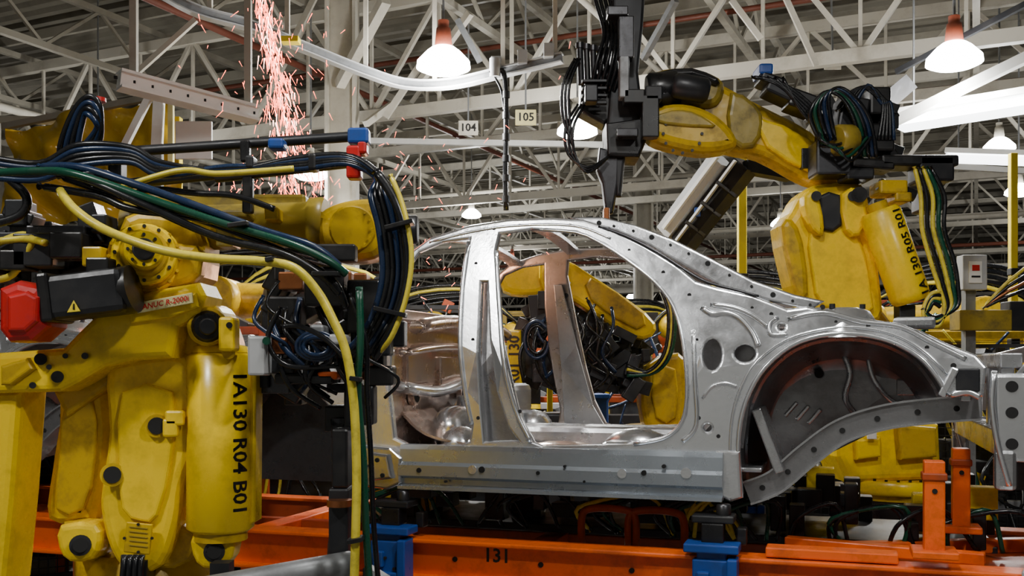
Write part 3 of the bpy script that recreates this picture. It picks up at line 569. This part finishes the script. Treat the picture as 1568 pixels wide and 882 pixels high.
bxx=P(200,0,3.4).x; m.box((bxx,3.6,.42),(.8,.7,.1),'yellow2',bev=.02); m.cyl((bxx,3.6,.35),(bxx,3.6,.95),.26,'yellow2',bev=.02); m.box((bxx,3.6,.19),(.9,.9,.38),'dark',bev=.02)
m.finish('welding_robot')
m=MB(); m.cyl(P(300,905,3.0),P(540,862,3.1),px(20,3.0),'grey',bev=.005); m.bar(P(560,880,3.1),P(600,905,3.1),.06,.06,'grey'); m.bar(P(340,860,3.15),P(345,1500,3.15),.06,.06,'dark'); m.bar(P(520,860,3.15),P(520,1500,3.15),.06,.06,'dark'); m.finish('guard_rail_pipe')
# ---------------- right robot
m=MB(); D=6.6
m.pp([(1280,655),(1330,640),(1400,640),(1440,650),(1444,735),(1300,740),(1282,700)],D-.2,.5,.05,'yellow'); m.pp([(1375,650),(1435,655),(1436,700),(1380,705)],D-.28,.12,.02,'yellow2'); m.pp([(1310,672),(1350,668),(1350,700),(1312,705)],D-.26,.1,.02,'yellow')
bx=P(1368,745,D); m.cyl(bx+Vector((0,0,-.03)),bx+Vector((0,0,.06)),px(74,D),'yellow',bev=.015,n=40); m.cyl(bx+Vector((0,0,-.07)),bx+Vector((0,0,-.03)),px(64,D),'yellow2',n=40)
m.cyl(bx+Vector((0,0,-.28)),bx+Vector((0,0,-.07)),px(62,D),'black',n=40); m.box((bx.x,bx.y,.27),(.85,.85,.54),'dark',bev=.02); m.bolts(bx+Vector((0,0,.06)),(0,0,1),px(64,D),.01,24,'dark',.012)
m.box(P(1335,665,D-.3),(.06,.01,.06),'paper')
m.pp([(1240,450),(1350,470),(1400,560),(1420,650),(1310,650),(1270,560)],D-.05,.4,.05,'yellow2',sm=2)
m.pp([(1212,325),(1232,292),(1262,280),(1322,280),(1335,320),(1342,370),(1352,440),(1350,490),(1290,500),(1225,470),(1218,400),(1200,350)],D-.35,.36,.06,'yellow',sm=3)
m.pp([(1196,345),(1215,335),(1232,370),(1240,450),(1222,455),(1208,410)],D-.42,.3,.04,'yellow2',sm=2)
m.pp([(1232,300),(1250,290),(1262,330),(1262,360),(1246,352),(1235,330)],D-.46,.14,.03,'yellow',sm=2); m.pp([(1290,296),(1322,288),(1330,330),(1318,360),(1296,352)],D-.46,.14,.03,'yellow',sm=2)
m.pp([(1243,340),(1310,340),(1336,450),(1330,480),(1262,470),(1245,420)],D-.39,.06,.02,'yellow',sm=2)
m.pp([(1254,300),(1288,298),(1290,345),(1262,352)],D-.42,.1,.02,'dark',sm=2); m.cyl(P(1316,298,D-.5),P(1316,298,D-.3),px(12,D-.5),'black')
for u,v in((1250,300),(1306,300)): m.cyl(P(u,v,D-.48),P(u,v,D-.44),px(7,D),'gunmetal')
e0=P(1396,462,D-.5); e1=P(1346,322,D-.5); Lb=(e1-e0).length; Rb=px(30,D-.5)
m.lathe(e0,e1,[(0,Rb*.8),(.02,Rb*.95),(.05,Rb),(Lb-.03,Rb*1.02),(Lb,Rb*.85)],'yellow',30); m.cyl(e1,e1+(e1-e0).normalized()*.05,Rb*.5,'yellow2')
dx=(e1-e0).normalized(); sd=Vector((dx.z,0,-dx.x)); mid=(e0+e1)/2
def tf(x,y):
    a=.5-y/Rb; q=Rb*1.02+.002; return tuple(mid+dx*x+sd*(q*math.sin(a))+Vector((0,-q*math.cos(a),0)))
m.text('1A 130 R05 R01',.084,'black',tf,cuts=2); m.box(P(1385,480,D-.45),(.1,.1,.1),'dark')
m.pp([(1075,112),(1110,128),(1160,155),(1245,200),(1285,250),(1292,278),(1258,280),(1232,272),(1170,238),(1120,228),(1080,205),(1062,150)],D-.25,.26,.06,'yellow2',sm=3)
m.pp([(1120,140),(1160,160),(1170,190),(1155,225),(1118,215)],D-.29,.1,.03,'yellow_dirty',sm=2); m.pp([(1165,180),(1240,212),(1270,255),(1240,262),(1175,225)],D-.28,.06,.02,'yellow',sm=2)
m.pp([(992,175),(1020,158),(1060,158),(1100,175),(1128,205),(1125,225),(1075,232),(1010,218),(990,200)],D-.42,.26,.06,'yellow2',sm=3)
m.pp([(1000,180),(1030,168),(1060,170),(1088,185),(1092,195),(1020,190)],D-.44,.05,.015,'yellow_dirty',sm=2); m.bolts(P(1045,205,D-.42),(0,-1,0),.12,.01,12,'dark',.01)
m.pp([(1000,112),(1030,102),(1075,105),(1110,125),(1100,160),(1060,165),(1010,160),(990,140)],D-.3,.26,.05,'yellow_dirty',sm=3); m.cyl(P(990,140,D-.3),P(1040,136,D-.3),px(26,D),'black',bev=.02); m.cyl(P(1030,130,D-.42),P(1085,140,D-.42),px(18,D),'dark',bev=.02)
m.pp([(1010,108),(1060,102),(1100,118),(1098,130),(1060,118),(1010,122)],D-.34,.1,.03,'black',sm=2)
for u,v,w,h,mt,r in((1178,128,34,14,'black',20),(1195,145,50,20,'dark',25),(1225,160,40,26,'black',20),(1168,112,20,16,'blue',0),(1270,245,50,50,'gunmetal',0),(1275,215,40,24,'dark',0),(1330,255,60,14,'black',5),(1400,250,110,16,'black',0),(1425,262,50,36,'dark',0),(1300,180,40,50,'dark',10),(1335,215,50,40,'black',0),(1360,290,40,20,'yellow2',0),(1375,305,24,14,'yellow2',0),(1310,270,40,16,'dark',0),(1420,310,30,30,'gunmetal',0),(1340,160,30,40,'black',0)):
    m.box(P(u,v,D-.4),(px(w,D),.2,px(h,D)),mt,rot=(0,r,0),bev=.015)
for i in range(30):
    u=random.uniform(1235,1365);v=random.uniform(150,260); m.box(P(u,v,D+random.uniform(-.4,-.1)),(random.uniform(.05,.14),.1,random.uniform(.05,.14)),random.choice(['black','dark','gunmetal','black','yellow_dirty']),rot=(0,random.choice([0,20,-30]),0))
m.cyl(P(1280,215,D-.55),P(1305,215,D-.5),px(22,D),'yellow_dirty',bev=.015); m.cyl(P(1345,282,D-.45),P(1400,300,D-.45),px(9,D),'gunmetal')
def cb2(L,r,mt): m.tube([P(u,v,D+dd) for u,v,dd in L],px(r,D),mt,n=8)
for k in range(5):
    o=k*6
    cb2([(1255+o,215,-.55),(1240+o*1.2,175-o,-.6),(1262+o,142-o*.3,-.6),(1290+o,150+o*.2,-.6),(1310+o,190,-.55),(1318+o,240,-.5)],3,['black_cable','green_cable','black_cable','blue_cable','black_cable'][k])
    cb2([(1280+o,170,-.5),(1305+o,140-o*.4,-.5),(1335+o*.6,134+o,-.5),(1352+o*.5,160,-.5),(1345+o,215,-.5)],2.8,['black_cable','black_cable','black_cable','black_cable','blue_cable'][k])
    cb2([(1150+o*2,118,-.5),(1190+o,125+o,-.5),(1230,150+o,-.5),(1270,190+o,-.5)],3,'black_cable')
    cb2([(1400+o,255,-.6),(1410+o*1.5,300,-.6),(1412+o*1.4,350,-.6),(1425+o*1.5,400,-.6),(1438+o*1.2,440,-.6),(1446+o*.8,470,-.6),(1438-o*.3,498-o*.5,-.6),(1420-o*.3,496-o,-.6),(1414+o*.3,475,-.6),(1424+o*.2,452+o*.5,-.6),(1440,446+o,-.6)],3.2,['yellow_cable','black_cable','yellow_cable','green_cable','black_cable'][k])
    cb2([(1255,200+o,-.55),(1258+o,215+o*.5,-.6),(1280+o,222+o,-.6),(1310+o,210,-.55)],2.2,'green_cable' if k%2 else 'black_cable')
for L,dd,th,mt in(([(938,0),(945,-40),(990,-40),(985,40),(978,110),(985,170),(975,195),(930,195),(936,110)],-.3,.25,'dark'),
  ([(928,188),(985,180),(990,215),(980,240),(930,238)],-.35,.3,'black'),([(918,225),(950,232),(948,280),(940,325),(928,330),(922,280),(914,260)],-.3,.1,'gunmetal'),
  ([(890,120),(932,110),(940,180),(925,190),(888,170)],-.25,.2,'black'),([(940,240),(958,240),(952,300),(944,300)],-.3,.08,'dark')):
    m.pp(L,D+dd,th,.02,mt)
for k in range(5): m.cyl(P(888+k*10,70+k*2,D-.3),P(890+k*10,130,D-.3),px(4.5,D),'black' if k%2 else 'dark'); m.cyl(P(888+k*10,66+k*2,D-.3),P(888+k*10,74+k*2,D-.3),px(6,D),'gunmetal')
for k in range(4): m.box(P(910,125+k*11,D-.36),(px(36,D),.05,px(4,D)),'dark',bev=.003)
for u,v,w,h,mt in((958,60,22,60,'gunmetal'),(955,120,14,60,'grey'),(970,150,30,20,'black'),(905,145,18,24,'dark'),(960,205,30,12,'gunmetal'),(995,180,24,60,'black'),(945,20,30,14,'gunmetal'),(928,330,8,20,'copper'),(1000,145,24,20,'dark')): m.box(P(u,v,D-.42),(px(w,D),.1,px(h,D)),mt,bev=.008)
for k in range(6): cb2([(900+k*6,-60,-.2),(912+k*8,0+k*3,-.25),(925+k*6,50,-.3),(915+k*8,90,-.35),(905+k*7,140,-.3)],3,'black_cable')
for k in range(3): cb2([(885+k*5,160,-.35),(866+k*6,195,-.4),(870+k*5,236,-.4),(900,256+k*4,-.4),(932,240,-.35)],2.2,'black_cable'); cb2([(880+k*4,90,-.35),(862+k*5,130,-.4),(862+k*5,180,-.4),(878,225,-.4)],2.2,'black_cable')
m.finish('welding_robot')
m=MB(); m.bar(P(1024,358,8.6),P(1106,246,8.2),.19,.16,'lightgrey'); m.bar(P(1046,374,8.5),P(1142,252,8.1),.17,.17,'black'); m.bar(P(1036,368,8.42),P(1126,246,8.02),.03,.02,'white_paint'); m.bar(P(1016,350,8.5),P(1098,240,8.1),.03,.03,'white_paint')
for f in (.2,.45,.7): q=P(1046,374,8.4).lerp(P(1142,252,8.0),f); m.box(q,(.2,.03,.03),'gunmetal',rot=(0,38,0))
m.bar(P(1140,255,8.1),P(1210,268,8.2),.12,.1,'dark'); m.box(P(1068,325,8.3),(.05,.03,.08),'blue'); m.bar(P(1040,400,8.5),P(1040,1800,8.5),.1,.1,'dark'); m.bar(P(1030,360,8.6),P(1042,402,8.5),.1,.1,'dark'); m.finish('cable_duct')
# ---------------- inner robot R01
m=MB(); D=8.2
m.pp([(768,415),(800,402),(835,400),(838,445),(800,452),(770,445)],D,.3,.05,'yellow',sm=2); m.pp([(826,402),(862,395),(905,420),(990,478),(1006,505),(985,520),(945,505),(880,462),(835,450)],D-.1,.3,.05,'yellow',sm=2)
m.pp([(905,425),(985,478),(975,505),(905,460)],D-.14,.08,.02,'yellow2',sm=2); m.cyl(P(850,415,D-.2),P(850,415,D-.1),px(18,D),'yellow2',bev=.01); m.box(P(862,432,D-.15),(.12,.05,.05),'paper',rot=(0,25,0))
m.pp([(990,560),(1040,540),(1052,570),(1048,660),(1000,670),(982,620)],D,.35,.05,'yellow2',sm=2); m.pp([(1000,570),(1035,565),(1035,640),(1005,640)],D-.05,.1,.02,'yellow2',sm=2)
m.pp([(776,505),(798,505),(800,595),(778,598)],D-.1,.12,.02,'yellow'); q=P(788,552,D-.11); m.text('R01 130',.12,'black',lambda x,y:(q.x-y,q.y,q.z+x))
for i in range(110):
    u=random.uniform(805,990);v=random.uniform(455 if u<900 else 510,600); m.box(P(u,v,D+random.uniform(-.25,.5)),(random.uniform(.05,.25),.1,random.uniform(.04,.22)),random.choice(['black','black','dark','gunmetal','dark','black']),rot=(0,random.uniform(-40,40),0))
for i in range(16):
    u=random.uniform(810,940);v=random.uniform(450,520); m.tube([P(u,v,D-.3),P(u+random.uniform(-20,20),v+30,D-.35),P(u+random.uniform(-20,30),v+70,D-.35),P(u+random.uniform(-20,30),v+100,D-.3)],.014,random.choice(['black_cable','black_cable','black_cable','blue_cable']),n=6)
m.tube([P(850,470,D-.4),P(862,500,D-.4),P(872,540,D-.4),P(890,565,D-.4)],.02,'copper',n=6)
for r in (14,19): m.tube([P(822+r*math.cos(t*.8),520+r*1.5*math.sin(t*.8),D-.4) for t in range(8)],.015,'blue_cable' if r==19 else 'black_cable',n=6)
for k in range(4): m.tube([P(1010+k*4,440,D-.3),P(1024+k*3,480,D-.35),P(1018+k*3,540,D-.35),P(990+k*4,570,D-.3),P(960,560+k*5,D-.3)],.018,['black_cable','yellow_cable','black_cable','green_cable'][k],n=6)
x=P(1020,0,D).x; m.cyl((x,D+.2,.5),(x,D+.2,1.1),.33,'yellow2',bev=.02); m.box((x,D+.2,.25),(.9,.8,.5),'dark'); x=P(840,0,D).x; m.box((x,D+.3,.6),(.7,.4,1.2),'dark',bev=.02)
m.finish('welding_robot')
# ---------------- generic background robots
def bgrobot(u,d,sc=1,flip=1,pose=0):
    m=MB(); x=P(u,0,d).x
    def q(a,b,c=0): return Vector((x+flip*a*sc,d+c*sc,b*sc))
    m.box(q(0,.25),(.9*sc,.9*sc,.5*sc),'dark'); m.cyl(q(0,.5),q(0,.62),.36*sc,'black'); m.cyl(q(0,.62),q(0,.95),.34*sc,'yellow2',bev=.03); m.box(q(.05,1.05),(.6*sc,.5*sc,.35*sc),'yellow2',bev=.05)
    el=q(-.15+pose*.3,2.15); m.bar(q(.1,1.1,-.2),el+Vector((0,-.2*sc,0)),.22*sc,.3*sc,'yellow2'); m.cyl(q(.1,1.1,-.4),q(.1,1.1,.3),.2*sc,'yellow2'); m.cyl(q(.35,1.2,-.1),q(.28,1.9,-.1),.11*sc,'yellow')
    m.cyl(el+Vector((0,-.35*sc,0)),el+Vector((0,.25*sc,0)),.2*sc,'yellow2',bev=.02); wr=el+Vector((-flip*1.1*sc,0,(-.1+.4*pose)*sc)); m.cyl(el,wr,.16*sc,'yellow2',.11*sc); m.ball(wr,.17*sc,'yellow2'); m.box(el+Vector((flip*.25*sc,0,.05*sc)),(.3*sc,.3*sc,.25*sc),'dark')
    m.box(wr+Vector((-flip*.25*sc,0,-.1*sc)),(.2*sc,.2*sc,.5*sc),'black'); m.bar(wr+Vector((-flip*.3*sc,0,-.3*sc)),wr+Vector((-flip*.55*sc,0,-.55*sc)),.08*sc,.08*sc,'copper')
    for k in range(5):
        m.tube([q(.3,.9,-.3),q(.55+.04*k,1.5,-.35),q(.3+.05*k,2.3+.05*k,-.3),el+Vector((-flip*.5*sc,-.2*sc,(.35+.05*k)*sc)),wr+Vector((0,-.1*sc,.2*sc)),wr+Vector((-flip*.3*sc,-.1*sc,-.1*sc))],.025*sc,random.choice(['black_cable','black_cable','black_cable','yellow_cable']),n=6)
    m.finish('welding_robot')
for a in((330,8.5,1,-1,.3),(520,11,1,1,.2),(60,9,1,1,0),(650,14,1,-1,0),(1180,12,1,1,.1),(1500,11,1,1,.2),(940,17,1,-1,.3),(1380,16,1,-1,0),(200,14,1,-1,.2)): bgrobot(*a)
def station(u,d,w,h):
    m=MB(); x=P(u,0,d).x
    fr=random.choice(['yellow2','orange_dk','grey','dark'])
    for a in(-w/2,w/2):
        for b in(0,.8): m.box((x+a,d+b,h/2),(.07,.07,h),fr)
    for z in(h*.35,h*.7,h-.04):
        m.box((x,d,z),(w,.06,.06),fr); m.box((x,d+.8,z),(w,.06,.06),fr)
    m.box((x,d+.6,h*.35),(w*.8,.3,h*.5),'dark')
    for i in range(34):
        z=random.uniform(.4,h); m.box((x+random.uniform(-w/2,w/2),d+random.uniform(-.1,.8),z),(random.uniform(.04,.22),random.uniform(.05,.25),random.uniform(.04,.22)),random.choice(['black','dark','gunmetal','grey','yellow2','lightgrey','blue','black','dark','silver2','orange_dk','black','dark','yellow','white_paint']),rot=(0,random.choice([0,0,25,-30]),0))
    for i in range(14):
        a=x+random.uniform(-w/2,w/2);z=random.uniform(.6,h); m.tube([(a,d-.1,z),(a+random.uniform(-.2,.2),d-.2,z-.3),(a+random.uniform(-.3,.3),d-.15,z-.1),(a+random.uniform(-.4,.4),d-.1,z+.2)],random.uniform(.010,.02),random.choice(['black_cable','yellow_cable','green_cable','black_cable','black_cable','blue_cable']),n=6)
    m.finish('tooling_station')
for a in((430,7.2,1.4,1.6),(250,7.4,1.5,1.9),(60,7,1.4,1.7),(560,8.8,1.5,1.7),(690,9.5,1.3,1.8),(900,10,1.6,1.8),(1120,9.2,1.3,1.6),(1230,8.6,1.2,1.5),(1500,8.4,1.6,1.9),(1600,7.2,1.2,1.7),(1040,12.5,2,2.1),(780,13,2,2),(600,13,2.2,2.4),(1400,11.5,2.4,2.2),(300,12,3,2.4),(1250,15,3,2.4),(900,18,3,2.6),(450,18,3,2.8),(1500,18,4,2.8)): station(*a)
m=MB()
for u,mt in((886,'purple'),(915,'blue')): m.box(P(u,628,9.3),(.18,.3,.27),mt,bev=.02); m.box(P(u,606,9.3),(.2,.34,.04),mt)
c=P(900,652,9.3); m.box((c.x,c.y,c.z/2),(.6,.4,c.z),'dark'); m.finish('parts_bins')
def post(u,v0,d,w=.09):
    m=MB(); t=P(u,v0,d); m.box((t.x,d,t.z/2),(w,w,t.z),'warn'); m.box((t.x,d,.02),(w*3,w*3,.04),'warn')
    for z in(1.0,1.8,2.4):
        if z<t.z: m.box((t.x,d-.01,z),(w*1.3,w*1.3,.06),'dark')
    m.finish('yellow_guard_post')
post(1136,232,9,.075); post(1551,235,8.5,.06); post(842,590,8.9,.05); post(270,180,9,.09)
m=MB(); c=P(1488,418,6.9); m.box(c,(.17,.1,.24),'lightgrey'); m.box(c+Vector((.0,-.055,.0)),(.09,.01,.15),'paper'); m.box(c+Vector((.0,-.062,.03)),(.05,.004,.04),'red',bev=0); m.box(c+Vector((0,-.062,-.03)),(.06,.004,.012),'black',bev=0)
m.bar((c.x,c.y+.05,0),(c.x,c.y+.05,c.z),.07,.07,'grey'); m.box(c+Vector((.06,0,-.33)),(.36,.16,.14),'yellow_dirty'); m.box(c+Vector((.3,0,-.3)),(.14,.14,.2),'dark')
for k in range(4): m.tube([c+Vector((.05,-.05,-.25)),c+Vector((.25,-.1,-.15+k*.04)),c+Vector((.5,-.1,-.1+k*.06)),c+Vector((.8,-.05,-.3))],.012,['black_cable','copper','black_cable','yellow_cable'][k])
m.finish('electrical_junction_box')
def fence(u0,d0,u1,d1,h=2.0):
    m=MB(); a=P(u0,0,d0);b=P(u1,0,d1);a.z=b.z=0; L=(b-a).length;n=int(L/1.2)+1
    for i in range(n+1): q=a.lerp(b,i/n); m.bar(q,q+Vector((0,0,h)),.05,.05,'dark')
    for z in(.1,h): m.bar(a+Vector((0,0,z)),b+Vector((0,0,z)),.03,.03,'dark')
    k=int(L/.06)
    for i in range(k): q=a.lerp(b,i/k); m.bar(q+Vector((0,0,.1)),q+Vector((0,0,h)),.006,.006,'dark')
    for i in range(int(h/.06)): m.bar(a+Vector((0,0,.1+i*.06)),b+Vector((0,0,.1+i*.06)),.006,.006,'dark')
    m.finish('safety_fence')
fence(1060,8.4,1640,7.4,1.75); fence(-60,6.8,480,8.2,1.8)
# ---------------- upper left
m=MB(); nu,nv=70,24; vs=[];fs=[]
for i in range(nu+1):
    for j in range(nv+1):
        f=i/nu; g_=j/nv; u=8+262*f; top=196-52*f+5*math.sin(f*9); v=top+(340-top)*g_
        q=P(u,v,8.0+.6*(1-f)); q.y+=.10*math.sin(f*11+g_*5)+.04*math.sin(f*30-g_*14)+.05*noise.noise(Vector((f*9,g_*6,0))); vs.append(q)
for i in range(nu):
    for j in range(nv): k=i*(nv+1)+j; fs.append((k,k+1,k+nv+2,k+nv+1))
m.add(vs,fs,'film',True)
m.bar(P(5,194,8.62),P(272,141,8.0),.05,.05,'truss2'); m.finish('welding_curtain')
m=MB()
def wb(a,b,w,h,mt='white_paint'): m.bar(P(*a),P(*b),w,h,mt)
wb((182,110,7),(392,166,7.6),.16,.02); wb((182,134,7),(392,186,7.6),.16,.02); wb((182,122,7),(392,176,7.6),.10,.10)
for k in range(9): q=P(182,122,7).lerp(P(392,176,7.6),k/8); m.box(q+Vector((0,-.055,0)),(.02,.02,.02),'hole',bev=0)
wb((228,150,7.8),(180,245,7.8),.05,.05); wb((244,150,7.8),(240,235,7.8),.08,.05); wb((262,160,7.8),(262,250,7.8),.04,.04,'sign'); wb((205,-80,7.2),(205,115,7.2),.05,.05,'truss2'); wb((380,0,7.6),(380,165,7.6),.05,.05,'truss2')
wb((-30,182,9),(110,186,8.6),.06,.06,'truss'); m.box(P(297,215,7.7),(px(56,7.7),.03,px(58,7.7)),'white_paint'); wb((240,235,7.8),(240,1900,7.8),.09,.06,'grey'); wb((200,120,8),(300,30,8),.04,.04,'truss')
m.finish('crane_beam_frame')
# ---------------- sparks
m=MB()
def spark(u,v,d,l,ang,r,mt):
    a=P(u,v,d); b=a+Vector((math.sin(ang)*l,random.uniform(-.2,.2)*l,-math.cos(ang)*l)); m.cyl(a,b,r,mt,r*.3,n=5)
for i in range(520):
    t=random.random(); v=-20+310*t; cu=398+60*t; w=10+25*t; u=random.gauss(cu,w*.55)
    spark(u,v,5.4+random.uniform(-.3,.3),random.uniform(.02,.09),random.gauss(.12,.25),random.uniform(.0018,.0038),random.choice(['spark','spark','spark','spark','spark_hot']))
for i in range(120): spark(random.gauss(420,55),random.uniform(10,330),5.6+random.uniform(-.4,.4),random.uniform(.015,.06),random.uniform(-.9,.9),.0022,'spark')
for i in range(90): spark(random.uniform(330,520),random.uniform(270,320),5.4,random.uniform(.01,.05),random.uniform(-.9,.9),.0025,'spark')
for i in range(80): spark(random.gauss(640,45),random.uniform(180,560),5.6+random.uniform(-.3,.3),random.uniform(.01,.04),random.uniform(-1.2,1.2),.0018,'spark')
for i in range(16): spark(random.uniform(560,880),random.uniform(60,460),5.6,random.uniform(.008,.04),random.uniform(-1.2,1.2),.0018,'spark')
m.finish('welding_sparks')
def pl(n,c,e,col,r=.1):
    l=bpy.data.lights.new(n,'POINT'); l.energy=e; l.color=col; l.shadow_soft_size=r; o=bpy.data.objects.new(n,l); scene.collection.objects.link(o); o.location=c
pl('spark_glow',P(640,470,5.35),24,(1,.5,.28))
print('OBJS',len(bpy.data.objects),'POLYS',sum(len(x.polygons) for x in bpy.data.meshes))
